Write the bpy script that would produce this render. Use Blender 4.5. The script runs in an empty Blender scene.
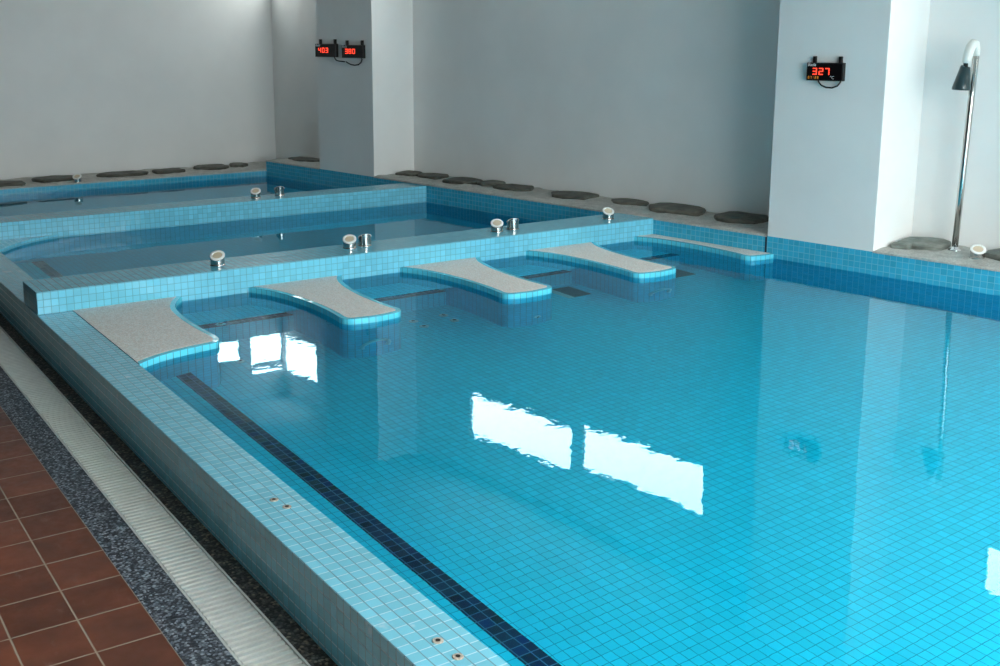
import bpy, bmesh, math, random
from mathutils import Vector, Matrix, noise
random.seed(7)
T = 0.05                       # one mosaic tile, 5 cm: all plans below are in tile units
HD = 5.38                      # kerb top above the deck, in tiles
SC = bpy.context.scene
COL = SC.collection

# ---------------------------------------------------------------- plan (tile units)
XR, TH = 111.38, 0.15434       # right pool wall: meets the first dividing wall at XR, splayed by TH
S_, C_ = math.sin(TH), math.cos(TH)
LD = 12.76                     # depth of the stone ledge
KW = 4.72                      # kerb width
ZW, ZW2, ZW3 = -0.74, -1.15, -1.45
ZF, ZB = -15.8, -8.0           # pool floor, underwater step
H1, H2, HR, H3 = 3.11, 2.68, 3.06, 0.42
Y1, Y2A, Y2B, Y3, YB = 8.6, 65.46, 73.2, 134.15, 150.9
YFRONT, YHALL, XL, ZC = -188.0, -240.0, -75.0, 70.0
SB = -150.7
def W(x, y, z): return Vector((x*T, y*T, (z+HD)*T))
def Rw(s, n, z): return W(XR+s*S_+n*C_, -s*C_+n*S_, z)       # along the splayed right wall
def xr(y, n=0.): return XR - y*S_/C_ + n/C_                   # x of that wall at depth y

# ---------------------------------------------------------------- nodes helpers
class NT:
    def __init__(s, name):
        s.m = bpy.data.materials.new(name); s.m.use_nodes = True
        s.t = s.m.node_tree; s.t.nodes.clear()
        s.out = s.n('ShaderNodeOutputMaterial')
    def n(s, typ, **kw):
        nd = s.t.nodes.new(typ)
        for k, v in kw.items():
            if k.startswith('i_'):
                nd.inputs[int(k[2:]) if k[2:].isdigit() else k[2:].replace('_', ' ')].default_value = v
            else: setattr(nd, k, v)
        return nd
    def l(s, a, b): s.t.links.new(a, b)
    def math(s, op, a, b=None, c=None, clamp=False):
        nd = s.n('ShaderNodeMath', operation=op, use_clamp=clamp)
        for i, v in enumerate((a, b, c)):
            if v is None: continue
            if isinstance(v, (int, float)): nd.inputs[i].default_value = v
            else: s.l(v, nd.inputs[i])
        return nd.outputs[0]
    def vmath(s, op, a, b=None):
        nd = s.n('ShaderNodeVectorMath', operation=op)
        for i, v in enumerate((a, b)):
            if v is None: continue
            if isinstance(v, (tuple, list)): nd.inputs[i].default_value = v
            else: s.l(v, nd.inputs[i])
        return nd.outputs[0]
    def scale(s, a, f):
        nd = s.n('ShaderNodeVectorMath', operation='SCALE'); s.l(a, nd.inputs[0])
        if isinstance(f, (int, float)): nd.inputs['Scale'].default_value = f
        else: s.l(f, nd.inputs['Scale'])
        return nd.outputs[0]
    def mix(s, f, a, b):
        nd = s.n('ShaderNodeMix', data_type='RGBA')
        for v, i in ((f, 0), (a, 6), (b, 7)):
            if isinstance(v, (int, float)): nd.inputs[i].default_value = v
            elif isinstance(v, (tuple, list)): nd.inputs[i].default_value = (*v, 1) if len(v) == 3 else v
            else: s.l(v, nd.inputs[i])
        return nd.outputs[2]
    def mapr(s, v, a, b, c, d, smooth=False):
        nd = s.n('ShaderNodeMapRange', interpolation_type='SMOOTHSTEP' if smooth else 'LINEAR')
        s.l(v, nd.inputs[0])
        for i, q in zip((1, 2, 3, 4), (a, b, c, d)): nd.inputs[i].default_value = q
        return nd.outputs[0]
    def principled(s, color=None, rough=None, metal=0., normal=None, spec=.5, **kw):
        p = s.n('ShaderNodeBsdfPrincipled')
        for v, k in ((color, 'Base Color'), (rough, 'Roughness'), (metal, 'Metallic'), (normal, 'Normal'), (spec, 'Specular IOR Level')):
            if v is None: continue
            if isinstance(v, (int, float)): p.inputs[k].default_value = v
            elif isinstance(v, (tuple, list)): p.inputs[k].default_value = (*v, 1)
            else: s.l(v, p.inputs[k])
        s.l(p.outputs[0], s.out.inputs[0]); return p
    def noise(s, vec, scale, detail=3., rough=.5, dim='3D'):
        nd = s.n('ShaderNodeTexNoise', noise_dimensions=dim)
        if vec is not None: s.l(vec, nd.inputs['Vector'])
        nd.inputs['Scale'].default_value = scale; nd.inputs['Detail'].default_value = detail; nd.inputs['Roughness'].default_value = rough
        return nd
    def pos(s): return s.n('ShaderNodeNewGeometry').outputs['Position']
    def bump(s, h, strength, dist, normal=None):
        b = s.n('ShaderNodeBump'); b.inputs['Strength'].default_value = strength; b.inputs['Distance'].default_value = dist
        s.l(h, b.inputs['Height'])
        if normal is not None: s.l(normal, b.inputs['Normal'])
        return b.outputs[0]

def mosaic(name, base, grout, var=.12, gw=.045, jit=.03, rough=.13, stain=0., base2=None, spec=.5, noisy=0., grout_u=None):
    """square glazed tiles on the UV grid, one UV unit per tile"""
    k = NT(name); uv = k.n('ShaderNodeUVMap').outputs[0]
    fl = k.vmath('FLOOR', uv); fr = k.vmath('FRACTION', uv)
    wn = k.n('ShaderNodeTexWhiteNoise', noise_dimensions='3D'); k.l(fl, wn.inputs['Vector'])
    sx = k.n('ShaderNodeSeparateXYZ'); k.l(fr, sx.inputs[0])
    e = lambda o: k.math('MINIMUM', o, k.math('SUBTRACT', 1., o))
    d = k.math('MINIMUM', e(sx.outputs[0]), e(sx.outputs[1]))
    tile = k.mapr(d, gw*.55, gw*1.25, 0., 1., True)
    v = k.math('MULTIPLY_ADD', wn.outputs['Value'], 2*var, 1-var)
    col = k.scale(k.n('ShaderNodeRGB').outputs[0], v)
    k.t.nodes[-2 if False else len(k.t.nodes)-2].outputs[0].default_value = (*base, 1)
    if base2:                                     # some tiles of the sheet are another glaze
        w2 = k.n('ShaderNodeTexWhiteNoise', noise_dimensions='4D'); k.l(fl, w2.inputs['Vector']); w2.inputs['W'].default_value = 3.7
        sel = k.mapr(w2.outputs['Value'], base2[1], base2[1]+.02, 0., 1.)
        col = k.mix(sel, col, base2[0])
    if stain:
        nz = k.noise(k.pos(), 5.5, 4., .6)
        sm = k.mapr(nz.outputs['Fac'], .66, .74, 0., stain)
        col = k.mix(sm, col, (.72, .8, .84))
    gcol = grout
    if grout_u:                                   # joints running along the kerb are dirtier than the cross joints
        gcol = k.mix(k.mapr(e(sx.outputs[0]), gw*.9, gw*1.3, 0., 1.), grout_u, grout)
    full = k.mix(tile, gcol, col)
    rg = k.mapr(tile, 0., 1., .75, rough)
    geo = k.n('ShaderNodeNewGeometry')
    j = k.scale(k.vmath('SUBTRACT', wn.outputs['Color'], (.5, .5, .5)), jit*2)
    if noisy:
        n2 = k.noise(k.pos(), 60, 2.)
        j = k.vmath('ADD', j, k.scale(k.vmath('SUBTRACT', n2.outputs['Color'], (.5, .5, .5)), noisy))
    nn = k.vmath('NORMALIZE', k.vmath('ADD', geo.outputs['Normal'], j))
    b = k.bump(tile, .35, .0012, nn)
    k.principled(full, rg, 0., b, spec)
    return k.m

def speckle(name, cols, scale, rough, bump=.3, dark=0.):
    k = NT(name); p = k.pos()
    vo = k.n('ShaderNodeTexVoronoi', feature='F1'); k.l(p, vo.inputs['Vector']); vo.inputs['Scale'].default_value = scale
    sp = k.n('ShaderNodeSeparateColor'); k.l(vo.outputs['Color'], sp.inputs[0])
    rp = k.n('ShaderNodeValToRGB'); rp.color_ramp.interpolation = 'CONSTANT'
    while len(rp.color_ramp.elements) < len(cols): rp.color_ramp.elements.new(.5)
    for i, (pp, c) in enumerate(cols):
        rp.color_ramp.elements[i].position = pp; rp.color_ramp.elements[i].color = (*c, 1)
    k.l(sp.outputs[0], rp.inputs[0])
    g = k.mapr(vo.outputs['Distance'], .25, .75, 1., 1.-dark)
    col = k.scale(rp.outputs[0], g)
    h = k.math('SUBTRACT', 1., vo.outputs['Distance'])
    k.principled(col, rough, 0., k.bump(h, bump, .003))
    return k.m

def plain(name, c, rough=.5, metal=0., spec=.5, nscale=0, nstr=0.):
    k = NT(name); col = c
    if nscale:
        nz = k.noise(k.pos(), nscale, 4.)
        col = k.mix(k.mapr(nz.outputs['Fac'], .3, .7, 0., 1.), tuple(x*(1-nstr) for x in c), tuple(min(1, x*(1+nstr)) for x in c))
    k.principled(col, rough, metal, None, spec); return k.m

def emit(name, c, st):
    k = NT(name); e = k.n('ShaderNodeEmission'); e.inputs[0].default_value = (*c, 1); e.inputs[1].default_value = st
    k.l(e.outputs[0], k.out.inputs[0]); return k.m

def plaster(name, c, rough=.75):
    k = NT(name); p = k.pos()
    nz = k.noise(p, 1.3, 5., .55); n2 = k.noise(p, 9., 4.)
    col = k.mix(k.mapr(nz.outputs['Fac'], .35, .65, 0., 1.), tuple(x*.965 for x in c), tuple(min(1, x*1.02) for x in c))
    k.principled(col, rough, 0., k.bump(n2.outputs['Fac'], .12, .004), .3); return k.m

def redtile():
    k = NT('terracotta_tile'); uv = k.n('ShaderNodeUVMap').outputs[0]; p = k.pos()
    fl = k.vmath('FLOOR', uv); fr = k.vmath('FRACTION', uv)
    wn = k.n('ShaderNodeTexWhiteNoise', noise_dimensions='3D'); k.l(fl, wn.inputs['Vector'])
    sx = k.n('ShaderNodeSeparateXYZ'); k.l(fr, sx.inputs[0])
    e = lambda o: k.math('MINIMUM', o, k.math('SUBTRACT', 1., o))
    d = k.math('MINIMUM', e(sx.outputs[0]), e(sx.outputs[1]))
    tile = k.mapr(d, .008, .02, 0., 1., True)
    nz = k.noise(p, 7., 5., .6); n2 = k.noise(p, 28., 4., .6)
    c = k.mix(k.mapr(nz.outputs['Fac'], .3, .7, 0., 1.), (.12, .036, .02), (.235, .067, .034))
    c = k.mix(k.mapr(n2.outputs['Fac'], .45, .8, 0., .45), c, (.12, .07, .045))
    c = k.scale(c, k.math('MULTIPLY_ADD', wn.outputs['Value'], .5, .75))
    # dusty scuffs
    mp = k.n('ShaderNodeMapping'); k.l(p, mp.inputs[0]); mp.inputs['Scale'].default_value = (5, 2, 1); mp.inputs['Rotation'].default_value = (0, 0, .5)
    n3 = k.noise(mp.outputs[0], 2.2, 6., .65)
    c = k.mix(k.mapr(n3.outputs['Fac'], .6, .78, 0., .5), c, (.30, .22, .2))
    col = k.mix(tile, (.36, .29, .22), c)
    rg = k.mapr(n2.outputs['Fac'], .3, .7, .32, .55)
    k.principled(col, rg, 0., k.bump(k.math('ADD', tile, k.math('MULTIPLY', n2.outputs['Fac'], .25)), .3, .002)); return k.m

def water(name, tint, wave=1.):
    k = NT(name); p = k.pos()
    mp = k.n('ShaderNodeMapping'); k.l(p, mp.inputs[0]); mp.inputs['Rotation'].default_value = (0, 0, .55); mp.inputs['Scale'].default_value = (.55, 1.5, 1)
    a = k.noise(mp.outputs[0], 2.6, 1.5); b = k.noise(p, 21., 1.5)
    big = k.noise(p, .8, 1.)
    amp = k.mapr(big.outputs['Fac'], .4, .7, .35, 1.)
    h = k.math('ADD', k.math('MULTIPLY', a.outputs['Fac'], 1.), k.math('MULTIPLY', k.math('MULTIPLY', b.outputs['Fac'], .24), amp))
    nb = k.bump(h, 1., .0012*wave)
    g = k.n('ShaderNodeBsdfGlass', distribution='GGX'); g.inputs['Color'].default_value = (*tint, 1)
    g.inputs['Roughness'].default_value = 0.; g.inputs['IOR'].default_value = 1.333; k.l(nb, g.inputs['Normal'])
    # the reflection is tinted blue as well, muting the grey of mirrored walls
    r = k.n('ShaderNodeBsdfRefraction'); r.inputs['Color'].default_value = (*tint, 1); r.inputs['Roughness'].default_value = 0.; r.inputs['IOR'].default_value = 1.333
    gl = k.n('ShaderNodeBsdfGlossy'); gl.inputs['Roughness'].default_value = 0.; gl.inputs['Color'].default_value = (.64, .88, 1, 1)
    fz = k.n('ShaderNodeFresnel'); fz.inputs[0].default_value = 1.333
    for q in (r, gl, fz): k.l(nb, q.inputs['Normal'])
    mx = k.n('ShaderNodeMixShader'); k.l(fz.outputs[0], mx.inputs[0]); k.l(r.outputs[0], mx.inputs[1]); k.l(gl.outputs[0], mx.inputs[2])
    k.l(mx.outputs[0], k.out.inputs[0]); k.t.nodes.remove(g)
    return k.m

def pane_mat():
    k = NT('window_glass'); t = k.n('ShaderNodeBsdfTransparent'); g = k.n('ShaderNodeBsdfGlossy'); g.inputs['Roughness'].default_value = .02
    lw = k.n('ShaderNodeLayerWeight'); lw.inputs[0].default_value = .5
    f = k.math('MULTIPLY_ADD', k.math('POWER', lw.outputs['Facing'], 5.), .9, .04)
    mx = k.n('ShaderNodeMixShader'); k.l(f, mx.inputs[0]); k.l(t.outputs[0], mx.inputs[1]); k.l(g.outputs[0], mx.inputs[2])
    t.inputs[0].default_value = (.95, .98, .97, 1)
    k.l(mx.outputs[0], k.out.inputs[0]); return k.m

def mortar():
    k = NT('rough_mortar'); p = k.pos()
    a = k.noise(p, 9., 6., .65); b = k.noise(p, 70., 4., .6)
    c = k.mix(k.mapr(a.outputs['Fac'], .3, .7, 0., 1.), (.40, .40, .375), (.64, .63, .60))
    c = k.mix(k.mapr(b.outputs['Fac'], .35, .6, .5, 0.), c, (.24, .24, .22))
    k.principled(c, .9, 0., k.bump(k.math('ADD', a.outputs['Fac'], k.math('MULTIPLY', b.outputs['Fac'], .5)), .6, .012), .2); return k.m

def slate(name, c0, c1):
    k = NT(name); p = k.pos()
    mp = k.n('ShaderNodeMapping'); k.l(p, mp.inputs[0]); mp.inputs['Scale'].default_value = (1, 1, 4)
    a = k.noise(mp.outputs[0], 8., 6., .6); b = k.noise(p, 45., 4., .6)
    oi = k.n('ShaderNodeObjectInfo')
    c = k.mix(k.mapr(a.outputs['Fac'], .3, .7, 0., 1.), c0, c1)
    c = k.scale(c, k.math('MULTIPLY_ADD', oi.outputs['Random'], .6, .75))
    k.principled(c, .6, 0., k.bump(k.math('ADD', a.outputs['Fac'], k.math('MULTIPLY', b.outputs['Fac'], .4)), .6, .012), .4); return k.m

M = dict(
    kerb=mosaic('kerb_mosaic', (.20, .56, .70), (.46, .67, .76), .08, .05, .02, .16, stain=.55, grout_u=(.12, .25, .32)),
    wall=mosaic('light_blue_mosaic', (.18, .60, .78), (.10, .35, .45), .07, .046, .03, .12),
    mid=mosaic('mid_blue_mosaic', (.05, .62, .80), (.04, .36, .48), .06, .04, 0., .3),
    top=mosaic('wall_cap_mosaic', (.15, .57, .74), (.02, .10, .14), .08, .07, .02, .15),
    body=mosaic('lounger_mosaic', (.12, .68, .86), (.05, .26, .36), .07, .048, .03, .12),
    deep=mosaic('turquoise_mosaic', (.05, .42, .62), (.17, .50, .64), .10, .04, .03, .14),
    floor=mosaic('pool_floor_mosaic', (.12, .83, .95), (.03, .36, .50), .06, .038, 0., .3),
    navy=mosaic('navy_mosaic', (.004, .004, .05), (.24, .21, .33), .3, .045, .02, .2, base2=((.006, .012, .11), .95)),
    pebble=speckle('pebble_wash', [(0., (.80, .75, .70)), (.22, (.90, .87, .83)), (.45, (.74, .69, .65)), (.6, (.86, .76, .70)), (.8, (.92, .90, .88))], 120, .8, .3, .12),
    terrazzo=speckle('grey_pebble_strip', [(0., (.035, .04, .055)), (.3, (.16, .18, .22)), (.5, (.07, .08, .10)), (.68, (.42, .46, .52)), (.84, (.24, .27, .31))], 95, .55, .5, .55),
    terrazzo2=speckle('dark_pebble_strip', [(0., (.02, .02, .02)), (.35, (.10, .10, .09)), (.55, (.05, .05, .05)), (.75, (.26, .23, .18)), (.88, (.16, .16, .15))], 80, .6, .6, .6),
    red=redtile(), wallp=plaster('white_plaster', (.82, .82, .81)), ceil=plaster('ceiling_plaster', (.45, .46, .46)),
    dim=plaster('grey_plaster', (.06, .06, .06)),  # near black for unseen walls, to keep bounced light off the kerb
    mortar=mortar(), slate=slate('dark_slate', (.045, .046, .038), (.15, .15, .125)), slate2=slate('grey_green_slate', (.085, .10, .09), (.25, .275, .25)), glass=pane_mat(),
    chrome=plain('chrome', (.50, .49, .47), .17, 1.), satin=plain('satin_steel', (.82, .86, .87), .3, .25), steel=plain('brushed_steel', (.72, .72, .72), .2, 1.),
    white=plain('white_plastic', (.85, .86, .84), .35), beige=plain('beige_diffuser', (.62, .52, .38), .5),
    black=plain('black_plastic', (.006, .006, .007), .45), cable=plain('black_rubber', (.008, .008, .008), .5),
    screen=plain('dark_screen', (.004, .003, .004), .4, 0., .25), head=plain('dark_teal_plastic', (.02, .045, .052), .3),
    ivory=plain('off_white_tube', (.74, .74, .70), .35), rail=plain('grate_white', (.73, .74, .70), .4, 0., .5, 14, .06),
    channel=plain('drain_dark', (.03, .03, .03), .8), frame=plain('window_frame', (.32, .34, .35), .4),
    joint=plain('dark_sealant', (.008, .02, .04), .7), stonegrey=plain('grey_marble', (.10, .12, .13), .4, 0., .5, 20, .3),
    pale=plain('pale_marble', (.70, .72, .70), .4, 0., .5, 18, .08), rust=plain('rusty_plate', (.42, .36, .30), .6, .0, .5, 160, .5), hole=plain('dark_hole', (.01, .01, .01), .9),
    red_led=emit('red_led', (1., .06, .03), 2.4), amber=emit('amber_led', (1., .42, .06), .55), print=plain('white_print', (.8, .82, .85), .6),
)

# ---------------------------------------------------------------- mesh builder
class MB:
    def __init__(s, fr=W): s.v = []; s.f = []; s.fr = fr
    def face(s, pts, uv=None, mat=0, sm=False):
        pts = [Vector(p) for p in pts]
        if uv is None:
            n = Vector((0, 0, 0))
            for i in range(len(pts)):
                a, b = pts[i], pts[(i+1) % len(pts)]
                n += Vector(((a.y-b.y)*(a.z+b.z), (a.z-b.z)*(a.x+b.x), (a.x-b.x)*(a.y+b.y)))
            ax = max(range(3), key=lambda i: abs(n[i]))
            uv = [((p.y, p.z) if ax == 0 else (p.x, p.z) if ax == 1 else (p.x, p.y)) for p in pts]
        i0 = len(s.v); s.v += [s.fr(*p) for p in pts]
        s.f.append((list(range(i0, i0+len(pts))), uv, mat, sm))
    def box(s, x0, x1, y0, y1, z0, z1, mat=0, skip='', uo=(0, 0)):
        P = lambda a, b, c: (a, b, c)
        fs = {'b': [(x0,y0,z0),(x0,y1,z0),(x1,y1,z0),(x1,y0,z0)], 't': [(x0,y0,z1),(x1,y0,z1),(x1,y1,z1),(x0,y1,z1)],
              'f': [(x0,y0,z0),(x1,y0,z0),(x1,y0,z1),(x0,y0,z1)], 'k': [(x1,y1,z0),(x0,y1,z0),(x0,y1,z1),(x1,y1,z1)],
              'l': [(x0,y1,z0),(x0,y0,z0),(x0,y0,z1),(x0,y1,z1)], 'r': [(x1,y0,z0),(x1,y1,z0),(x1,y1,z1),(x1,y0,z1)]}
        for k, q in fs.items():
            if k not in skip: s.face(q, None, mat)
    def prism(s, poly, z0, z1, mat=0, bottom=True):
        """poly: CCW plan outline"""
        n = len(poly); acc = 0
        for i in range(n):
            a, b = poly[i], poly[(i+1) % n]; L = math.hypot(b[0]-a[0], b[1]-a[1])
            s.face([(a[0],a[1],z0),(b[0],b[1],z0),(b[0],b[1],z1),(a[0],a[1],z1)], [(acc,z0),(acc+L,z0),(acc+L,z1),(acc,z1)], mat); acc += L
        s.face([(a[0],a[1],z1) for a in poly], None, mat)
        if bottom: s.face([(a[0],a[1],z0) for a in reversed(poly)], None, mat)
    def tube(s, pts, rad, seg=12, mat=0, cap=True):
        """pts in the frame's own units; rad likewise (float or list)"""
        pts = [Vector(p) for p in pts]; n = len(pts)
        rads = rad if isinstance(rad, (list, tuple)) else [rad]*n
        rings = []; ref = None
        for i in range(n):
            d = (pts[min(i+1, n-1)] - pts[max(i-1, 0)]).normalized()
            if ref is None: ref = Vector((0, 0, 1)) if abs(d.z) < .9 else Vector((1, 0, 0))
            u = (ref - d*ref.dot(d)).normalized(); w = d.cross(u); ref = u
            rings.append([pts[i]+(u*math.cos(2*math.pi*k/seg)+w*math.sin(2*math.pi*k/seg))*rads[i] for k in range(seg)])
        for i in range(n-1):
            for k in range(seg):
                q = (k+1) % seg
                s.face([rings[i][k], rings[i][q], rings[i+1][q], rings[i+1][k]], [(k/seg, i), ((k+1)/seg, i), ((k+1)/seg, i+1), (k/seg, i+1)], mat, True)
        if cap:
            s.face(list(reversed(rings[0])), None, mat); s.face(rings[-1], None, mat)
    def build(s, name, mats, parent=None, origin=None, bevel=0., recalc=True):
        if not isinstance(mats, (list, tuple)): mats = [mats]
        if parent is not None: o = parent.matrix_basis.translation.copy() if parent.parent is None else parent.matrix_basis.translation + parent.parent.matrix_basis.translation
        elif origin is not None: o = Vector(origin)
        else:
            xs = [v.x for v in s.v]; ys = [v.y for v in s.v]; zs = [v.z for v in s.v]
            o = Vector(((min(xs)+max(xs))/2, (min(ys)+max(ys))/2, min(zs)))
        me = bpy.data.meshes.new(name); bm = bmesh.new(); uvl = bm.loops.layers.uv.new('UVMap')
        for idx, uv, mt, sm in s.f:
            vs = [bm.verts.new(s.v[i]-o) for i in idx]
            try: f = bm.faces.new(vs)
            except ValueError: continue
            f.material_index = mt; f.smooth = sm
            for lp, q in zip(f.loops, uv): lp[uvl].uv = q
        bmesh.ops.remove_doubles(bm, verts=bm.verts, dist=1e-5)
        if recalc: bmesh.ops.recalc_face_normals(bm, faces=bm.faces)
        big = [f for f in bm.faces if len(f.verts) > 4]
        if big: bmesh.ops.triangulate(bm, faces=big, quad_method='BEAUTY', ngon_method='EAR_CLIP')
        bm.to_mesh(me); bm.free()
        for mt in mats: me.materials.append(mt)
        ob = bpy.data.objects.new(name, me); COL.objects.link(ob); ob.location = o
        if parent is not None: ob.parent = parent; ob.location = o - o
        if bevel:
            md = ob.modifiers.new('bevel', 'BEVEL'); md.width = bevel; md.segments = 2; md.limit_method = 'ANGLE'; md.angle_limit = .7
        return ob

def tag(o, label=None, cat=None, group=None, kind=None):
    if label: o['label'] = label
    if cat: o['category'] = cat
    if group: o['group'] = group
    if kind: o['kind'] = kind
    return o
def empty(name, loc, label, cat, group=None, kind=None):
    o = bpy.data.objects.new(name, None); COL.objects.link(o); o.location = loc; o.empty_display_size = .1
    o.matrix_basis = Matrix.Translation(loc); return tag(o, label, cat, group, kind)
def copy_tree(o, parent=None):
    c = o.copy(); COL.objects.link(c); c.parent = parent
    for ch in [q for q in bpy.data.objects if q.parent == o and q.name in CH[o.name]]: copy_tree(ch, c)
    return c
CH = {}
def remember(o):
    CH[o.name] = [q.name for q in o.children]
    for q in o.children: remember(q)
def dup(o, loc, rotz):
    def rec(a, par):
        c = a.copy(); COL.objects.link(c); c.parent = par
        for nm in CH[a.name]: rec(bpy.data.objects[nm], c)
        return c
    c = rec(o, None); c.location = loc; c.rotation_euler = (0, 0, rotz); return c
def struct(o): o['kind'] = 'structure'; return o

def dense(pts, n=6):
    out = []
    for i in range(len(pts)-1):
        p0, p1, p2, p3 = pts[max(i-1, 0)], pts[i], pts[i+1], pts[min(i+2, len(pts)-1)]
        for k in range(n):
            t = k/n
            out.append(tuple(.5*((2*p1[j])+(-p0[j]+p2[j])*t+(2*p0[j]-5*p1[j]+4*p2[j]-p3[j])*t*t+(-p0[j]+3*p1[j]-3*p2[j]+p3[j])*t**3) for j in (0, 1)))
    return out+[pts[-1]]
# ================================================================= SETTING
# deck, gutter and pebble strips
RX0, RXs, RY0, RYs = -13.264, 4.657, -68.047, 5.118
def floor_uv(q): return [((x-RX0)/RXs, (y-RY0)/RYs) for x, y, z in q]
m = MB()
ZD = -HD
for (x0, x1, y0, y1) in ((XL, -8.615, YHALL, YB), (-8.615, xr(YHALL, LD), YHALL, YFRONT-5)):
    q = [(x0, y0, ZD), (x1, y0, ZD), (x1, y1, ZD), (x0, y1, ZD)]; m.face(q, floor_uv(q))
    q = [(x0, y0, ZD-2), (x0, y1, ZD-2), (x1, y1, ZD-2), (x1, y0, ZD-2)]; m.face(q, floor_uv(q))
struct(m.build('floor', M['red'], origin=(0, 0, 0)))
m = MB(); m.box(-8.615, -5.535, YFRONT-5, YB, ZD-2, ZD+.02); struct(m.build('trim_1', M['terrazzo']))
m = MB(); m.box(-1.557, 0, YFRONT-5, YB, ZD-2, ZD+.02); struct(m.build('trim_2', M['terrazzo2']))
# drain gutter grate
g = empty('drain_grate', W(-3.55, -80, ZD), 'long white slatted drain grate in the deck along the pool kerb', 'drain')
m = MB(); m.box(-5.535, -1.557, YFRONT-5, YB, ZD-2.2, ZD-1.2); m.build('channel', M['channel'], g)
m = MB(); y = YFRONT-4.8
while y < YB-.5:
    m.box(-5.26, -1.82, y, y+.40, ZD-.6, ZD+.03, skip='b'); y += .695
for x in (-4.9, -3.54, -2.2): m.box(x-.08, x+.08, YFRONT-4.8, YB-.3, ZD-.9, ZD-.5)
m.build('slat_panel', M['rail'], g)
for x in (-5.535, -1.72):
    m = MB(); m.box(x, x+.163, YFRONT-5, YB, ZD-1.2, ZD+.06); m.build('side_rail', M['rail'], g)

# pool floors
def poly_floor(name, poly, z, mat):
    m = MB(); m.face([(x, y, z) for x, y in poly]); m.face([(x, y, z-1) for x, y in reversed(poly)])
    return struct(m.build(name, mat))
poly_floor('floor_pool_front', [(KW, YFRONT), (xr(YFRONT), YFRONT), (xr(0), 0), (KW, 0)], ZF, M['floor'])
poly_floor('floor_pool_middle', [(KW, Y1), (xr(Y1), Y1), (xr(Y2A), Y2A), (KW, Y2A)], ZF, M['mid'])
poly_floor('floor_pool_back', [(KW, Y2B), (xr(Y2B), Y2B), (xr(Y3), Y3), (KW, Y3)], ZF, M['mid'])

# kerb on the deck side (with the front return beyond the frame)
m = MB(lambda x, y, z: W(x, y, z))
def shift(uvs, du, dv): return [(a+du, b+dv) for a, b in uvs]
for q in ([(0,YFRONT-5,0),(KW,YFRONT-5,0),(KW,YB,0),(0,YB,0)], [(0,YB,ZF-1),(0,YFRONT-5,ZF-1),(0,YFRONT-5,0),(0,YB,0)],
          [(KW,YFRONT,ZF-1),(KW,YB,ZF-1),(KW,YB,0),(KW,YFRONT,0)], [(0,YFRONT-5,ZF-1),(xr(YFRONT-5),YFRONT-5,ZF-1),(xr(YFRONT-5),YFRONT-5,0),(0,YFRONT-5,0)],
          [(xr(YFRONT),YFRONT,ZF-1),(KW,YFRONT,ZF-1),(KW,YFRONT,0),(xr(YFRONT),YFRONT,0)], [(KW,YFRONT-5,0),(xr(YFRONT-5),YFRONT-5,0),(xr(YFRONT),YFRONT,0),(KW,YFRONT,0)]):
    m.face(q)
kerb = m.build('pool_kerb', M['kerb'], origin=W(2.3, -80, ZD), bevel=.004)
tag(kerb, 'long low tiled kerb in pale blue mosaic between the drain grate and the pools', 'kerb')

# dividing walls
def divider(name, ya, yb, top, label):
    m = MB()
    a, b = .2, KW
    ra, rb = xr(ya)+.0, xr(yb)+.0
    m.face([(a,ya,0),(b,ya,0),(b,ya,ZF-1),(ra,ya,ZF-1),(ra,ya,top),(a,ya,top)])
    m.face([(a,yb,0),(b,yb,0),(b,yb,ZF-1),(rb,yb,ZF-1),(rb,yb,top),(a,yb,top)][::-1])
    m.face([(a,ya,top),(ra,ya,top),(rb,yb,top),(a,yb,top)], None, 1)
    m.face([(a,yb,0),(a,ya,0),(a,ya,top),(a,yb,top)])
    m.face([(ra,ya,ZF-1),(rb,yb,ZF-1),(rb,yb,top),(ra,ya,top)])
    m.face([(a,ya,0),(b,ya,0),(b,yb,0),(a,yb,0)][::-1])
    m.face([(b,ya,0),(b,ya,ZF-1),(b,yb,ZF-1),(b,yb,0)][::-1])
    o = m.build(name, [M['wall'], M['top']], origin=W(50, (ya+yb)/2, ZF), bevel=.003)
    return tag(o, label, 'pool wall', 'tiled walls dividing the pools')
divider('dividing_wall', 0, Y1, H1, 'tiled light blue dividing wall behind the row of loungers')
divider('dividing_wall', Y2A, Y2B, H2, 'tiled light blue dividing wall between the middle and the back pool')

# curved corner shelf of the middle pool
m = MB(); pts = dense([(KW+.02, 54.2), (6.4, 56.1), (9., 59.6), (11.2, 61.75), (13.3, 63.4), (16., 64.8), (18.2, Y2A-.02)], 4)
poly = [(KW+.02, Y2A-.02)] + pts
m.prism(poly, ZF, -.5); o = m.build('corner_shelf', M['wall']); tag(o, 'small curved tiled shelf in the left corner of the middle pool', 'shelf')

# stone ledges: tiled face, lumpy mortar top
def ledge_top(fr, u0, u1, v0, v1, z, name, parent, seed, over=.12):
    m = MB(fr); nu = max(2, int((u1-u0)/1.1)); nv = 10
    def P(i, j):
        u = u0+(u1-u0)*i/nu; v = v0+(v1-v0)*j/nv
        h = noise.fractal(Vector((u*.22+seed, v*.3, seed)), 1., 2., 3)*.28 + noise.noise(Vector((u*.9, v*.9, seed)))*.10
        if j == 0: v -= over+.16*noise.noise(Vector((u*.5, 3., seed))); h = h*.4-.12
        return (u, v, z+.12+h+.02*j)
    for i in range(nu):
        for j in range(nv): m.face([P(i,j), P(i+1,j), P(i+1,j+1), P(i,j+1)], None, 0, True)
        a, b = P(i,0), P(i+1,0); m.face([(a[0],a[1],z-.25), (b[0],b[1],z-.25), b, a])
    return m.build(name, M['mortar'], parent)
def fwall(u0):
    return lambda s, n, z: Rw(s, n, z)
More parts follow.
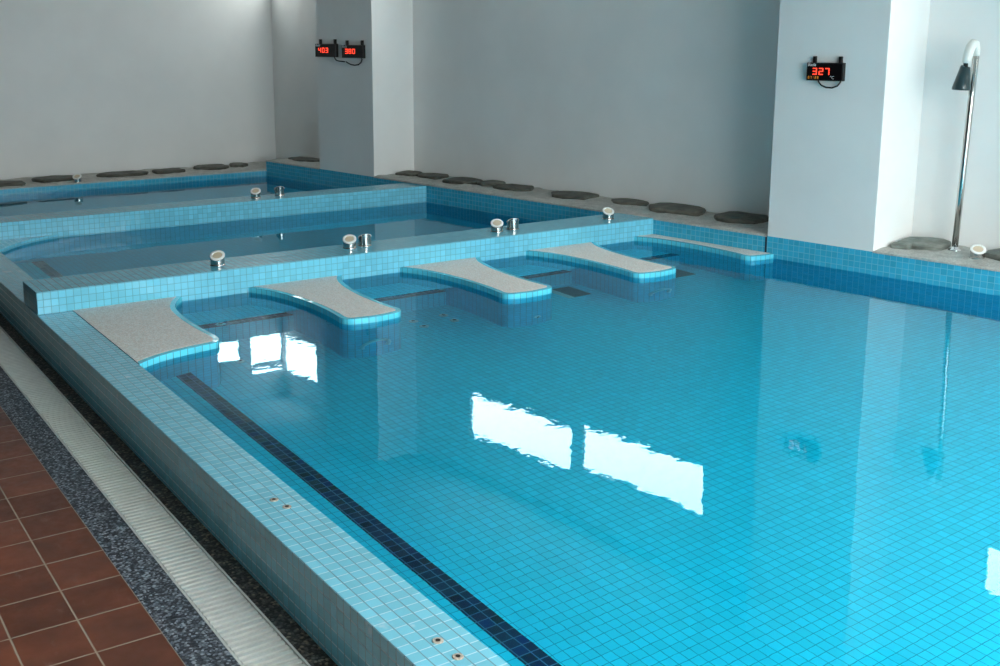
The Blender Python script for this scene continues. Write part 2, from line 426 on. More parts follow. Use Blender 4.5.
led = empty('stone_ledge', Rw(-40, LD/2, ZF), 'raised stone ledge along the long white wall, its tiled face dropping into the pools', 'ledge', 'stone ledges under the walls')
S_END = 190; S0 = SB+14.9
m = MB(Rw); n0, n1 = 0, LD
for q in ([(S0,n0,ZF-1),(S_END,n0,ZF-1),(S_END,n0,HR-.1),(S0,n0,HR-.1)], [(S0,n0,HR-.1),(S_END,n0,HR-.1),(S_END,n1,HR-.1),(S0,n1,HR-.1)]):
    m.face(q, [(a-28.634, c if abs(q[0][2]-q[2][2]) > 1 else b) for a, b, c in q])
m.face([(S0,n0,ZF-1),(S0,n1,ZF-1),(S0,n1,HR-.1),(S0,n0,HR-.1)])
m.build('tiled_face', M['deep'], led)
C1A, C1B, C2A, C2B = -109.6, -86.2, 24.51, 43.73
for i, (a, b) in enumerate(((S0, C1A), (C1B, C2A), (C2B, S_END))):
    ledge_top(Rw, a, b, 0, LD, HR, 'mortar_top', led, 3.1+i*7)
m = MB(Rw); m.box(C2A-.38, C2A-.02, -.03, .03, -.9, HR); m.build('dark_joint', M['joint'], led)
led2 = empty('stone_ledge', W(50, (Y3+YB)/2, ZF), 'low stone ledge under the far left wall, behind the back pool', 'ledge', 'stone ledges under the walls')
m = MB(); xe = xr(Y3)+.1
m.face([(KW,Y3,ZF-1),(xe,Y3,ZF-1),(xe,Y3,H3-.1),(KW,Y3,H3-.1)]); m.face([(KW,Y3,H3-.1),(xr(Y3,LD),Y3+2,H3-.1),(xr(YB,LD),YB,H3-.1),(KW,YB,H3-.1)])
m.build('tiled_face', M['deep'], led2)
ledge_top(W, KW, 100.4, Y3, YB-.05, H3, 'mortar_top', led2, 21.)

# walls with clerestory windows
WIN_R = [(-65.3, -31.0, 48.7, 59.8), (-27.9, 5.0, 47.2, 57.9), (60., 92., 44.0, 52.6), (96., 128., 44.0, 52.6), (SB+.25, -132.5, 51.2, 62.8)]
WIN_B = [(79.6, 87.2, 51., 57.5), (90.2, 100.7, 50.6, 61.2)]
WIN_F = [(-28., 16., 0., 64.), (20., 64., -2., 64.), (68., 112., -2., 64.)]
WIN_L = []
def panel_wall(fr, name, mat, u0, u1, z0, z1, wins, th):
    """a wall with window openings; local frame (u, depth 0..th, z)"""
    m = MB(fr); ws = sorted(wins); us = u0
    for (a, b, c, d) in ws:
        if a > us: m.box(us, a, 0, th, z0, z1)
        m.box(a, b, 0, th, z0, c); m.box(a, b, 0, th, d, z1); us = b
    if us < u1: m.box(us, u1, 0, th, z0, z1)
    return struct(m.build(name, mat))
frR = lambda s, n, z: Rw(s, LD+n, z)
frB = lambda x, n, z: W(x, YB+n, z)
frF = lambda x, n, z: W(x, YHALL-n, z)
frL = lambda y, n, z: W(XL-n, y, z)
panel_wall(frR, 'wall_right', M['wallp'], SB-.1, 250., ZF, ZC, WIN_R, 1.2)
panel_wall(frB, 'wall_back_left', M['dim'], XL, -2., ZF, ZC, [], 1.2)  # unseen stretch, made dark to dim what the kerb's outer face mirrors
panel_wall(frB, 'wall_back', M['wallp'], -2., xr(YB, LD)+.1, ZF, ZC, WIN_B, 1.2)
panel_wall(frF, 'wall_front', M['wallp'], XL, xr(YHALL, LD), ZD-2, ZC, WIN_F, 4.)
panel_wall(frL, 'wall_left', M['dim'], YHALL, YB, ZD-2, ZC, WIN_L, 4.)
# ceiling, with a roof light over the front of the hall
SKY = (-2., 112., -236., -150.)
m = MB()
def cquad(x0a, x1a, x0b, x1b, ya, yb):
    A = [(x0a, ya), (x1a, ya), (x1b, yb), (x0b, yb)]; m.prism(A, ZC, ZC+3)
xc = lambda y: xr(y, LD+3)
cquad(XL-3, SKY[0], XL-3, SKY[0], SKY[2], SKY[3]); cquad(SKY[1], xc(SKY[2]), SKY[1], xc(SKY[3]), SKY[2], SKY[3])
cquad(XL-3, xc(YHALL-3), XL-3, xc(SKY[2]), YHALL-3, SKY[2]); cquad(XL-3, xc(SKY[3]), XL-3, xc(YB+3), SKY[3], YB+3)
struct(m.build('ceiling', M['ceil']))
wn = 0
def window(fr, a, b, c, d, mul=0, inward=None):
    global wn; wn += 1
    m = MB(fr); t = .42; da, db = .3, .8
    m.box(a, b, da, db, c, c+t); m.box(a, b, da, db, d-t, d); m.box(a, a+(.12 if a < SB+1 else t), da, db, c+t, d-t); m.box(b-(.12 if b > 100.5 and fr is frB else t), b, da, db, c+t, d-t)
    for i in range(1, mul+1):
        x = a+(b-a)*i/(mul+1); m.box(x-.5, x+.5, da, db, c+t, d-t)
    o = struct(m.build('window_%d' % wn, M['frame']))
    m = MB(fr); m.box(a+.1, b-.1, da+.2, da+.3, c+t, d-t); m.build('pane', M['glass'], o)
    # daylight portal in the opening
    L = bpy.data.lights.new('window_daylight', 'AREA'); L.shape = 'RECTANGLE'; L.size = (b-a)*T; L.size_y = (d-c)*T
    L.cycles.is_portal = True
    lo = bpy.data.objects.new('window_daylight', L); COL.objects.link(lo)
    p0 = fr((a+b)/2, 1.3, (c+d)/2); p1 = fr((a+b)/2, 0, (c+d)/2)
    zdir = (p0-p1).normalized(); xdir = (fr(b, 0, c)-fr(a, 0, c)).normalized(); ydir = zdir.cross(xdir)
    lo.matrix_world = Matrix(((xdir.x, ydir.x, zdir.x, p0.x), (xdir.y, ydir.y, zdir.y, p0.y), (xdir.z, ydir.z, zdir.z, p0.z), (0, 0, 0, 1)))
for w in WIN_R: window(frR, *w)
for w in WIN_B: window(frB, *w)
for w in WIN_F: window(frF, *w, mul=2)
frS = lambda x, n, y: W(x, y, ZC+n)
window(frS, *SKY, mul=3)

def column(a, b):
    m = MB(Rw); m.box(a, b, 0, LD+.5, HR-.15, ZC); return struct(m.build('column', M['wallp'], bevel=.004))
column(C1A, C1B); column(C2A, C2B)

# ================================================================= WATER
def water_obj(poly, z, label, mat):
    m = MB(); m.face([(x, y, z) for x, y in poly]); o = m.build('pool_water', mat, recalc=False); tag(o, label, 'water', None, 'stuff'); return o
WT = water('clear_pool_water', (.27, .92, 1.))
water_obj([(KW, YFRONT), (xr(YFRONT), YFRONT), (xr(0), 0), (KW, 0)], ZW, 'clear blue water filling the large front pool', WT)
water_obj([(KW, Y1), (xr(Y1), Y1), (xr(Y2A), Y2A), (KW, Y2A)], ZW2, 'still dark blue water in the middle pool', WT)
water_obj([(KW, Y2B), (xr(Y2B), Y2B), (xr(Y3), Y3), (KW, Y3)], ZW3, 'grey reflecting water in the narrow back pool', WT)

# ================================================================= UNDERWATER STEPS
def step(poly, nose, label, grp):
    e = empty('underwater_step', W(sum(p[0] for p in poly)/len(poly), sum(p[1] for p in poly)/len(poly), ZF), label, 'step', grp)
    m = MB(); m.prism(poly, ZF, ZB); m.build('tiled_body', M['floor'], e)
    m = MB(); x0, x1, y0, y1 = nose; m.box(x0, x1, y0, y1, ZB-.1, ZB+.02, skip='b'); m.build('navy_nosing', M['navy'], e)
GS = 'tiled steps under the water'
step([(KW, YFRONT), (11.75, YFRONT), (11.75, -25.5), (KW, -25.5)], (9.8, 11.76, YFRONT, -25.5), 'underwater step along the kerb with a dark navy stripe on its edge', GS)
gaps = [(14.5, 36.0, 'between the lounger at the kerb and the next one'), (41., 62., 'between the second and the middle lounger'), (67., 88., 'between the middle lounger and the fourth'), (93.5, 113., 'between the fourth lounger and the one at the white wall')]
for a, b, t in gaps:
    b = min(b, xr(-9))
    step([(a, -9.1), (b, -9.1), (b, -.02), (a, -.02)], (a, b, -9.12, -7.1), 'underwater step with navy edge '+t, GS)
GM = 'tiled steps under the water'
step([(KW, Y1+.02), (11.9, Y1+.02), (11.9, 51.0), (KW, 51.0)], (9.9, 11.92, Y1+.02, 51.0), 'underwater step with dark edge at the left end of the middle pool', GM)

# ================================================================= LOUNGERS
PROF = [(7.75, 0.), (6.3, -2.8), (5.35, -5.8), (4.7, -9.2), (4.25, -13.6), (4.15, -18.), (4.3, -21.5), (4.5, -23.3)]
FOOT = [(4.5, -23.3), (4.35, -24.3), (3.7, -25.05), (2.6, -25.4), (0., -25.75)]
def lounger(cx, label, handle, kind='mid'):
    right = [(cx+x, y) for x, y in dense(PROF)[:-1]+dense(FOOT)]; left = [(2*cx-x, y) for x, y in right]
    if kind == 'kerb':
        fl = [(16.3, -24.6), (15.5, -25.9), (14.3, -26.25), (13.2, -26.4), (10.5, -26.95), (7.8, -27.9), (5.6, -29.2), (KW+.03, -30.)]
        rt = [(cx+x, y) for x, y in dense([(7.9, 0.), (6.2, -2.8), (5., -5.8), (4.4, -9.2), (4.1, -13.6), (4.1, -18.), (4.25, -21.5), (4.35, -23.3)])[:-1]]
        chain = rt+dense(fl, 5); close = [(KW+.03, -.02)]
        free = len(chain)
    elif kind == 'wall':
        lf = [p for p in left]
        rr = [p for p in reversed(right) if p[0] < xr(p[1])-.05]
        chain = list(reversed(lf+rr)); last = rr[-1] if rr else lf[-1]
        close = []
        chain = [(xr(-.02)-.05, -.02), (xr(last[1])-.05, last[1])]+chain[0:]
    else:
        chain = right+list(reversed(left))[1:]; close = []
    # chain runs from the head right end round the foot to the head left end (clockwise seen from above)
    poly = chain+close
    ZT = .05
    org = W(cx, -12, ZF)
    e = empty('massage_lounger', org, label, 'lounger', 'pebble-topped loungers standing in the water')
    # inset for the pebble panel
    def inset(ch, d):
        out = []
        for i, p in enumerate(ch):
            a, b = ch[max(i-1, 0)], ch[min(i+1, len(ch)-1)]
            tx, ty = b[0]-a[0], b[1]-a[1]; L = math.hypot(tx, ty) or 1
            out.append((p[0]+ty/L*d, p[1]-tx/L*d))
        return out
    if kind == 'wall': tr = chain[1:]
    else: tr = chain
    if kind == 'kerb': ds = .75
    ins = inset(tr, .72)
    # clamp inset ends to the wall line / kerb line
    ins[0] = (ins[0][0], -.02); 
    if kind == 'kerb': ins[0] = (tr[0][0]-.85, -.02); ins[-1] = (KW+.05, tr[-1][1]+.9)
    elif kind == 'mid': ins[0] = (tr[0][0]-.95, -.02); ins[-1] = (tr[-1][0]+.95, -.02)
    else:
        ins[-1] = (tr[-1][0]+.95, -.02); ins[0] = (xr(tr[0][1]+.6)-.06, tr[0][1]+.6)
    ins = [(max(x, KW+.05) if kind == 'kerb' else x, min(y, -.02)) for x, y in ins]
    # body sides
    m = MB(); acc = 0
    for a, b in zip(tr, tr[1:]):
        L = math.hypot(b[0]-a[0], b[1]-a[1])
        m.face([(a[0],a[1],ZF),(b[0],b[1],ZF),(b[0],b[1],ZT),(a[0],a[1],ZT)], [(acc,ZF-ZT),(acc+L,ZF-ZT),(acc+L,0),(acc,0)]); acc += L
    b, a = tr[0], (tr[-1] if kind == 'mid' else tr[-1])
    cl = [tr[-1]]+([close[0], tr[0]] if kind == 'kerb' else [chain[0], tr[0]] if kind == 'wall' else [tr[0]])
    for a, b in zip(cl, cl[1:]): m.face([(a[0],a[1],ZF),(b[0],b[1],ZF),(b[0],b[1],ZT),(a[0],a[1],ZT)])
    m.build('tiled_body', M['body'], e)
    # tiled border round the top
    m = MB(); acc = 0
    for i in range(len(tr)-1):
        a, b, c, d = tr[i], tr[i+1], ins[i+1], ins[i]; L = math.hypot(b[0]-a[0], b[1]-a[1])
        m.face([(a[0],a[1],ZT),(b[0],b[1],ZT),(c[0],c[1],ZT),(d[0],d[1],ZT)], [(acc, .02), (acc+L, .02), (acc+L, .97), (acc, .97)]); acc += L
    m.build('border_tiles', M['body'], e)
    # pebble panel
    m = MB(); top = [p for i, p in enumerate(ins) if i == 0 or math.dist(p, ins[i-1]) > .02]+([(close[0][0], -.02)] if kind == 'kerb' else [(chain[0][0], -.02)] if kind == 'wall' else [])
    n = len(top); zt = ZT+.03
    m.face([(p[0], p[1], zt) for p in top])
    for i in range(n):
        a, b = top[i], top[(i+1) % n]; m.face([(a[0],a[1],ZT-.1),(b[0],b[1],ZT-.1),(b[0],b[1],zt),(a[0],a[1],zt)])
    m.build('pebble_top', M['pebble'], e)
    if handle:
        m = MB(); pts = []
        for k in range(15):
            t = math.pi*(1.08 - 1.16*k/14)
            pts.append((cx-.6+2.0*math.cos(t), -25.9-.95*math.sin(max(0, min(math.pi, t)))-.1, -10.9+2.9*math.sin(t)))
        m.tube(pts, .34, 10)
        h = m.build('grab_handle', M['satin'], e); h['label'] = 'curved chrome grab handle under the water'
    return e
lounger(12.1, 'wide pebble-topped lounger joined to the kerb, nearest of the row', False, 'kerb')
lounger(38.0, 'second pebble-topped lounger from the kerb, curved handle on its foot', True)
lounger(64.0, 'middle pebble-topped lounger of the five, plain foot with one small jet', False)
lounger(89.3, 'fourth pebble-topped lounger from the kerb, between the two dark floor drains', True)
lounger(114.4, 'narrow pebble-topped lounger built against the turquoise tiled wall face', False, 'wall')

# small jet on the middle lounger, jets on the floor
def dome(name, loc, r, label, group, axis=None):
    m = MB(lambda x, y, z: Vector((x, y, z))); rings = [(1., 0), (1., .25), (.8, .42), (.45, .5)]
    n = 14
    for (ra, za), (rb, zb) in zip(rings, rings[1:]):
        for k in range(n):
            t0, t1 = 2*math.pi*k/n, 2*math.pi*(k+1)/n
            m.face([(r*ra*math.cos(t0), r*ra*math.sin(t0), r*za), (r*ra*math.cos(t1), r*ra*math.sin(t1), r*za), (r*rb*math.cos(t1), r*rb*math.sin(t1), r*zb), (r*rb*math.cos(t0), r*rb*math.sin(t0), r*zb)], None, 0, True)
    m.face([(r*.45*math.cos(2*math.pi*k/n), r*.45*math.sin(2*math.pi*k/n), r*.5) for k in range(n)], None, 1)
    m.face([(r*math.cos(-2*math.pi*k/n), r*math.sin(-2*math.pi*k/n), 0) for k in range(n)])
    o = m.build(name, [M['satin'], M['hole']], origin=(0, 0, 0)); o.location = loc
    if axis: o.rotation_euler = axis
    return tag(o, label, 'jet', group)
dome('water_jet', W(64.6, -25.7, -12.), .03, 'small round chrome jet on the foot of the middle lounger, underwater', None, (math.pi/2, 0, 0))
GJ = 'small round jets on the pool floor'
for x, y, z, t in ((50.1, -14.5, ZF, 'floor jet in the left-hand pair of four, the one nearer the dividing wall'), (50.1, -17.6, ZF, 'floor jet in the left-hand pair of four, the one farther from the dividing wall'),
                   (55.6, -14.2, ZF, 'floor jet beside the middle lounger, nearer the dividing wall'), (55.5, -17.4, ZF, 'floor jet beside the middle lounger, farther from the dividing wall'),
                   (21.3, -18.2, ZF, 'single floor jet beside the lounger at the kerb'), (22.6, -8.2, ZB+.03, 'small jet on the navy edge of the step beside the kerb lounger')):
    dome('floor_jet', W(x, y, z), .036, t, GJ)

# drain covers on the pool floor
def drain(x0, x1, y0, y1, label):
    e = empty('floor_drain', W((x0+x1)/2, (y0+y1)/2, ZF), label, 'drain', 'dark drains in the pool floor')
    m = MB(); m.box(x0, x1, y0, y1, ZF, ZF+.12, skip='b'); 
    for k in range(1, 6):
        y = y0+(y1-y0)*k/6; m.box(x0+.4, x1-.4, y-.12, y+.12, ZF+.12, ZF+.16, skip='b')
    m.build('cover_plate', M['stonegrey'], e)
    m = MB(); m.box(x0-1.3, x0, y0, y1, ZF, ZF+.14, skip='b'); m.build('pale_edge', M['pale'], e)
drain(79., 82.6, -16.7, -10.7, 'dark rectangular drain on the pool floor between the middle and fourth loungers')
drain(101.6, 106.6, -16.2, -10.6, 'dark drain on the pool floor right of the fourth lounger')

# ================================================================= CHROME NOZZLES
NB = lambda x, y, z: Vector((x*T, y*T, z*T))
def make_nozzle():
    e = empty('spray_nozzle', Vector((0, 0, 0)), 'x', 'nozzle')
    n = 24; R = 1.04; cut = []
    m = MB(NB)
    for k in range(n):
        t = 2*math.pi*k/n; x, y = R*math.cos(t), R*math.sin(t); cut.append((x, y, 1.42+.62*y))        # open mouth leans towards -y
    for k in range(n):
        q = (k+1) % n; a, b = cut[k], cut[q]
        m.face([(a[0],a[1],.18),(b[0],b[1],.18),b,a], None, 0, True)
    for ra, za, rb, zb in ((1.12, 0, 1.12, .1), (1.12, .1, 1.04, .2)):
        for k in range(n):
            t0, t1 = 2*math.pi*k/n, 2*math.pi*(k+1)/n
            m.face([(ra*math.cos(t0), ra*math.sin(t0), za), (ra*math.cos(t1), ra*math.sin(t1), za), (rb*math.cos(t1), rb*math.sin(t1), zb), (rb*math.cos(t0), rb*math.sin(t0), zb)], None, 0, True)
    m.build('body', M['chrome'], e)
    # slanted white ring and beige diffuser set in it
    nn = Vector((0, -.62, 1)).normalized(); uu = Vector((1, 0, 0)); ww = nn.cross(uu); c0 = Vector((0, 0, 1.42))
    def ring(r0, h0, r1, h1, m, sm=True):
        for k in range(n):
            t0, t1 = 2*math.pi*k/n, 2*math.pi*(k+1)/n
            P = lambda r, h, t: c0+uu*(r*math.cos(t))+ww*(r*math.sin(t))+nn*h
            m.face([P(r0,h0,t0), P(r0,h0,t1), P(r1,h1,t1), P(r1,h1,t0)], None, 0, sm)
    m = MB(NB)
    for a in ((1.0, -.1, 1.12, -.02), (1.12, -.02, 1.12, .08), (1.12, .08, 1.05, .13), (1.05, .13, .76, .13), (.76, .16, .72, .04)): ring(*a, m)
    fr_ = m.build('face_ring', M['white'], e)
    m = MB(NB); ring(.74, .06, .4, .13, m); ring(.4, .13, .001, .13, m); m.build('diffuser', M['beige'], fr_)
    remember(e); return e
noz = make_nozzle()
GN = 'chrome spray nozzles on the tiled walls'
P35 = math.radians(-32)
NZ = [(27.1, 4.0, H1, P35, 'chrome nozzle with white slanted face, alone behind the gap beside the kerb lounger'),
      (49.9, 5.2, H1, P35, 'white-faced chrome nozzle of the pair behind the gap after the second lounger'),
      (52.9, 5.6, H1, math.radians(165), 'chrome nozzle facing away in the pair behind the gap after the second lounger'),
      (78.6, 4.6, H1, P35, 'white-faced chrome nozzle of the pair behind the gap between middle and fourth loungers'),
      (82.4, 5.1, H1, math.radians(165), 'chrome nozzle facing away in the pair behind the middle and fourth loungers'),
      (103.8, 4.2, H1, math.radians(-20), 'chrome nozzle near the right end of the front dividing wall, by the stone ledge'),
      (60.6, 69.8, H2, P35, 'white-faced chrome nozzle of the pair on the rear dividing wall'),
      (66.5, 70.6, H2, math.radians(165), 'chrome nozzle turned away from the viewer on the rear dividing wall')]
for i, (x, y, z, r, t) in enumerate(NZ):
    o = noz if i == 0 else dup(noz, W(x, y, z), r)
    o.location = W(x, y, z); o.rotation_euler = (0, 0, r); tag(o, t, 'nozzle', GN)
p = W(39.2, Y3+1.2, H3+.12); o = dup(noz, p, P35); tag(o, 'white-faced nozzle on the low stone ledge under the far left wall', 'nozzle', GN)
p = Rw(57.6, 5.6, HR+.12); o = dup(noz, p, math.radians(-50)); tag(o, 'white-faced nozzle on the stone ledge beside the shower pole', 'nozzle', GN)

# ================================================================= STONES ON THE LEDGES
def stone(fr, u0, v0, u1, v1, wid, z, h, label, seed, tilt=0., mat='slate'):
    rng = random.Random(seed); cu, cv = (u0+u1)/2, (v0+v1)/2; L = math.hypot(u1-u0, v1-v0)/2; an = math.atan2(v1-v0, u1-u0)
    n = 12; out = []
    kx = [rng.uniform(.84, 1.12) for _ in range(12)]
    for k in range(n):
        t = 2*math.pi*k/n; q = kx[k]
        ex = math.copysign(abs(math.cos(t))**.75, math.cos(t))*L*q; ey = math.copysign(abs(math.sin(t))**.75, math.sin(t))*wid/2*q
        out.append((cu+ex*math.cos(an)-ey*math.sin(an), cv+ex*math.sin(an)+ey*math.cos(an)))
    m = MB(fr); zf = lambda p: z+h+(p[1]-cv)*tilt+noise.noise(Vector((p[0]*.35, p[1]*.35, seed)))*.16
    def rg(sc, dz): return [((p[0]-cu)*sc+cu, (p[1]-cv)*sc+cv, (zf(p)+dz) if dz is not None else z-.25) for p in out]
    rings = [rg(.97, None), rg(1.02, -.45*h), rg(.98, -.12*h), rg(.9, 0.), rg(.45, .03)]
    for a, b in zip(rings, rings[1:]):
        for k in range(n): m.face([a[k], a[(k+1) % n], b[(k+1) % n], b[k]], None, 0, False)
    m.face(rings[-1]); m.face(list(reversed(rings[0])))
    o = m.build('slate_stone', M[mat]); return tag(o, label, 'stone', 'flat stones set along the ledges')
ST = [(-84.5, 6.6, -78.6, 8.2, 4.6, 'flat dark stone on the ledge just right of the first column, first of the row'),
      (-77.6, 8.2, -69.4, 9.2, 4.8, 'flat dark stone on the ledge, second to the right of the first column'),
      (-67.2, 7.4, -57.4, 8.0, 5.6, 'long dark stone on the ledge, third to the right of the first column'),
      (-57.3, 9.4, -51.6, 9.7, 5.0, 'short dark stone on the ledge, fourth to the right of the first column'),
      (-50.6, 7.6, -40.4, 8.8, 5.4, 'flat dark stone on the ledge, fifth to the right of the first column'),
      (-33.6, 8.4, -23.6, 9.6, 6.0, 'flat dark stone standing alone mid-ledge behind the end of the front dividing wall'),
      (-18., 9.6, -9.6, 10.2, 4.2, 'thin dark stone on the ledge behind the rightmost wall nozzle'),
      (-7.4, 8.2, 4.6, 9.2, 6.4, 'large blocky dark stone on the ledge behind the narrow lounger'),
      (8.2, 9.0, 18.2, 9.0, 6.2, 'dark stone on the ledge in the shadow left of the second column'),
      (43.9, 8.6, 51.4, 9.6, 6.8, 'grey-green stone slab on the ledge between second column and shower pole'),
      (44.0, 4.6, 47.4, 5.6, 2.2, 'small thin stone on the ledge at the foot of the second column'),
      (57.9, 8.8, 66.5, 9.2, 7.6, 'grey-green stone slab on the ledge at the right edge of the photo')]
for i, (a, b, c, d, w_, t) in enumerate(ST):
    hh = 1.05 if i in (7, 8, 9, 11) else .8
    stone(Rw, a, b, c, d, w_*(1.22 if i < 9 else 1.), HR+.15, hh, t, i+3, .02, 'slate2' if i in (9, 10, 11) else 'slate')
SBK = [(10., 139., 27., 138.6, 5.2, 'dark stone on the far left ledge at the left edge of the photo'), (29.5, 141.6, 41., 142., 5.6, 'dark stone on the far left ledge beside the white-faced nozzle'),
       (46.5, 142.4, 59.5, 142.2, 5.6, 'dark stone on the far left ledge, third from the left edge'), (61., 142., 69.4, 142., 4.6, 'small dark stone on the far left ledge, fourth from the left edge'),
       (72.5, 144.6, 83., 144.2, 5.6, 'dark stone on the far left ledge, fifth from the left edge'), (84., 145., 89., 145.4, 5., 'small dark stone near the corner end of the far left ledge')]
for i, (a, b, c, d, w_, t) in enumerate(SBK): stone(W, a, b, c, d, w_*1.25, H3+.15, .9, t, i+40)
stone(Rw, -134., 7.5, -122., 8.5, 6., HR+.1, .5, 'dark stone on the raised ledge in the shaded recess left of the first column', 77)

# ================================================================= TEMPERATURE DISPLAYS
SEG = {'0': 'abcdef', '1': 'bc', '2': 'abged', '3': 'abgcd', '4': 'fgbc', '5': 'afgcd', '6': 'afgedc', '7': 'abc', '8': 'abcdefg', '9': 'abfgcd'}
def seg_digit(m, ch, x, y, w, h, t, d):
    g = t*.12
    R = {'a': (x+g, x+w-g, y+h-t, y+h), 'g': (x+g, x+w-g, y+h/2-t/2, y+h/2+t/2), 'd': (x+g, x+w-g, y, y+t),
         'f': (x, x+t, y+h/2+g, y+h-g), 'b': (x+w-t, x+w, y+h/2+g, y+h-g), 'e': (x, x+t, y+g, y+h/2-g), 'c': (x+w-t, x+w, y+g, y+h/2-g)}
    for s in SEG[ch]:
        a, b, c, e = R[s]; m.box(a, b, d-.03, d, c, e)
def text_mesh(txt, fr, x, y, size, d, name, mat, parent, shear=0., align='LEFT'):
    cu = bpy.data.curves.new('t', 'FONT'); cu.body = txt; cu.size = size; cu.extrude = .012; cu.shear = shear; cu.align_x = align; cu.resolution_u = 3
    ob = bpy.data.objects.new('t', cu); COL.objects.link(ob); bpy.context.view_layer.update()
    me = ob.evaluated_get(bpy.context.evaluated_depsgraph_get()).to_mesh()
    m = MB(fr); vs = [v.co.copy() for v in me.vertices]
    for p in me.polygons: m.face([(x+vs[i].x, d-vs[i].z, y+vs[i].y) for i in p.vertices], [(0, 0)]*len(p.vertices))
    bpy.data.objects.remove(ob); bpy.data.curves.remove(cu)
    return m.build(name, mat, parent)
def display(s0, w, z0, h, val, small, label, loop):
    fr = lambda u, n, v: Rw(s0+u*w/6.6, n, z0+v*h/3.0)      # local face 6.6 x 3.0
    e = empty('temperature_display', fr(3.3, 0, 0), label, 'display', 'red digital pool temperature displays')
    m = MB(fr); m.box(0, 6.6, -1.05, -.25, 0, 3.0); m.build('casing', M['black'], e, bevel=.003)
    m = MB(fr); m.box(.2, 6.4, -1.1, -1.04, .2, 2.8); scr = m.build('screen', M['screen'], e)
    for u in (.95, 5.65):
        b = MB(fr); b.box(u-.24, u+.24, -.5, -.0, 1.8, 4.05); b.build('bracket', M['black'], e)
    m = MB(fr)
    for i, ch in enumerate(val): seg_digit(m, ch, 1.15+i*1.14, .98, .80, 1.15, .165, -1.11)
    m.build('red_digits', M['red_led'], scr)
    m = MB(fr)
    for i, ch in enumerate(small):
        u = .35+i*.42
        if ch == ':':
            m.box(u+.1, u+.18, -1.13, -1.1, .42, .5); m.box(u+.1, u+.18, -1.13, -1.1, .62, .7)
        else: seg_digit(m, ch, u, .3, .24, .44, .07, -1.11)
    if small: m.build('amber_digits', M['amber'], scr)
    text_mesh('Bada', fr, .18, 2.42, .78, -1.12, 'logo_print', M['print'], scr, .25)
    if small: text_mesh('\u00b0C', fr, 4.35, .32, .72, -1.12, 'unit_print', M['print'], scr)
    m = MB(fr); m.tube([tuple(q) for q in loop], .14, 8); m.build('cable', M['cable'], e)
    return e
loop1 = [(5.6, -.5, .1), (5.7, -.45, -.35), (6.1, -.4, -.75), (6.9, -.35, -.9), (7.8, -.35, -.95), (8.6, -.35, -1.0)]
loop2 = [(.7, -.4, -.9), (1.2, -.4, -1.15), (2.2, -.45, -1.5), (3.4, -.5, -1.65), (4.6, -.5, -1.5), (5.4, -.5, -1.0), (5.75, -.5, -.3), (5.6, -.5, .15)]
loop3 = [(1.9, -.5, .1), (2.1, -.5, -.35), (2.6, -.55, -.8), (3.5, -.6, -1.1), (4.6, -.6, -1.15), (5.5, -.55, -.8), (5.95, -.5, -.2), (6.0, -.5, .3)]
display(-108.7, 9.0, 31.9, 3.25, '403', '', 'left temperature display on the first column, red digits 403', loop1)
display(-97.2, 8.7, 31.75, 3.15, '380', '', 'right temperature display of the pair on the first column, red digits 380', loop2)
display(30.75, 6.35, 29.6, 2.85, '327', '07:29', 'single temperature display on the second column, red digits 327', loop3)

# ================================================================= SHOWER
SH = 52.45; SN = 9.3
e = empty('pool_shower', Rw(SH, SN, HR+.1), 'thin chrome outdoor shower on the stone ledge right of the second column', 'shower')
fs = lambda u, n, v: Rw(SH+u, SN+n, v)
m = MB(fs); m.tube([(0, 0, HR), (.25, 0, 15), (.48, 0, 25), (.7, 0, 34.0)], .48, 14); m.build('pole', M['chrome'], e)
m = MB(fs); m.tube([(0, 0, HR), (0, 0, HR+.35), (0, 0, HR+.4), (0, 0, HR+.8)], [.95, .95, .6, .5], 18); m.build('base_flange', M['steel'], e)
m = MB(fs); pts = [(.7, 0, 33.6), (.72, -.08, 34.6), (.64, -.4, 35.35), (.52, -.85, 35.5), (.38, -1.3, 35.05), (.26, -1.6, 34.2), (.18, -1.8, 33.1), (.15, -1.85, 32.5)]
m.tube([tuple(q) for q in dense([(p[1], p[2]) for p in pts], 1)] and pts, [.5, .56, .64, .7, .7, .7, .68, .62], 14); m.build('bent_arm', M['ivory'], e)
m = MB(fs); c = (.1, -1.95)
m.tube([(c[0], c[1], 32.6), (c[0], c[1], 31.9)], .34, 12)
m.build('neck', M['black'], e)
m = MB(fs); m.tube([(c[0], c[1], 32.05), (c[0]-.02, c[1], 32.0), (c[0]-.3, c[1]-.15, 28.75), (c[0]-.31, c[1]-.15, 28.5)], [.62, .72, 1.34, 1.34], 20); m.build('shower_head', M['head'], e)

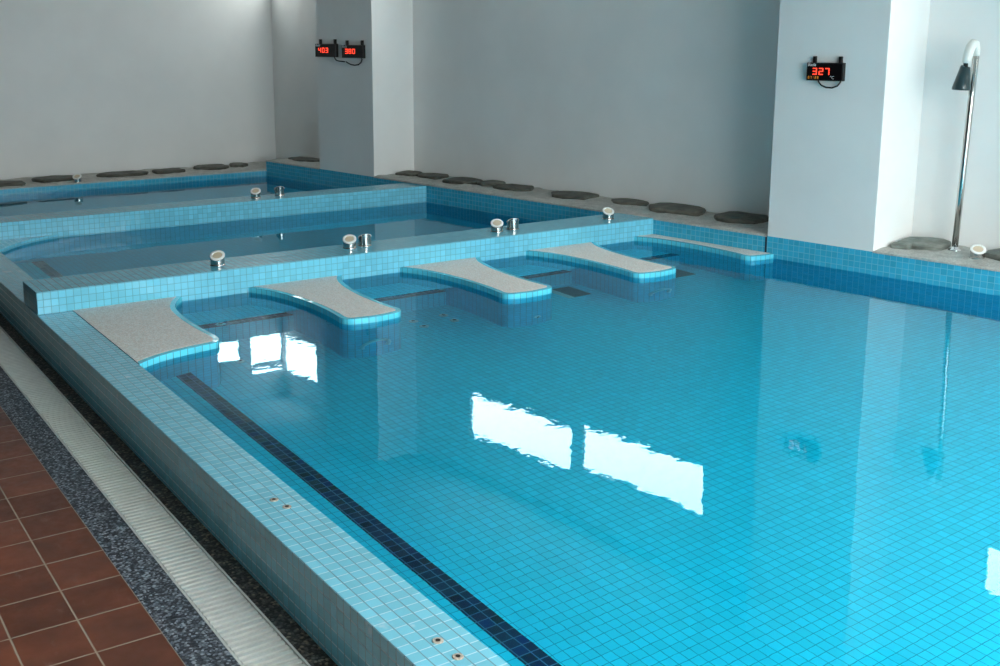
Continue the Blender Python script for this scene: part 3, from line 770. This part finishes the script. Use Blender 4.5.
# ================================================================= KERB FIXINGS
for x, y, t in ((2.57, -72.82, 'far anchor plate of the rusty pair halfway along the kerb top'), (2.89, -74.62, 'near anchor plate of the rusty pair halfway along the kerb top'),
                (2.57, -97.7, 'far anchor plate of the pair on the kerb top at the bottom of the photo'), (2.64, -99.85, 'near anchor plate of the pair on the kerb top at the bottom of the photo')):
    e = empty('anchor_plate', W(x, y, 0), t, 'anchor', 'metal anchor plates in the kerb')
    m = MB(NB); m.fr = lambda a, b, c: W(x+a, y+b, c)
    m.tube([(0, 0, -.02), (0, 0, .05), (0, 0, .07)], [.36, .36, .3], 12); m.build('plate', M['rust'], e)
    m = MB(lambda a, b, c: W(x+a, y+b, c)); m.tube([(0, 0, .06), (0, 0, .085)], [.16, .16], 10); m.build('bolt_hole', M['hole'], e)

# ================================================================= WORLD + CAMERA
w = bpy.data.worlds.new('overcast_sky'); SC.world = w; w.use_nodes = True
bg = w.node_tree.nodes['Background']; bg.inputs[0].default_value = (1., .995, .985, 1); bg.inputs[1].default_value = 13.8
cam = bpy.data.cameras.new('camera'); co = bpy.data.objects.new('camera', cam); COL.objects.link(co); SC.camera = co
yaw, pit, rol = -.57502790905722, .1935049154, -.002113239
cy, sy = math.cos(yaw), math.sin(yaw); cp, sp = math.cos(pit), math.sin(pit); cr, sr = math.cos(rol), math.sin(rol)
fw = Vector((-sy*cp, cy*cp, -sp)); rt = Vector((cy, sy, 0)); up = rt.cross(fw)
r_ = rt*cr+up*sr; u_ = -rt*sr+up*cr; b_ = -fw
P = W(-29.5225, -149.537, 36.31007)
co.matrix_world = Matrix(((r_.x, u_.x, b_.x, P.x), (r_.y, u_.y, b_.y, P.y), (r_.z, u_.z, b_.z, P.z), (0, 0, 0, 1)))
cam.sensor_width = 36; cam.lens = 1086.8557/1000*36; cam.shift_x = .042352; cam.shift_y = -.0811026; cam.clip_end = 200
SC.view_settings.view_transform = 'Standard'; SC.view_settings.look = 'None'; SC.view_settings.gamma = 1; SC.view_settings.exposure = -.12
SC.view_settings.use_curve_mapping = False
cy_ = SC.cycles
cy_.max_bounces = 12; cy_.diffuse_bounces = 5; cy_.glossy_bounces = 6; cy_.transmission_bounces = 8; cy_.transparent_max_bounces = 8
cy_.caustics_refractive = True; cy_.caustics_reflective = True; cy_.use_denoising = True; cy_.sample_clamp_indirect = 12
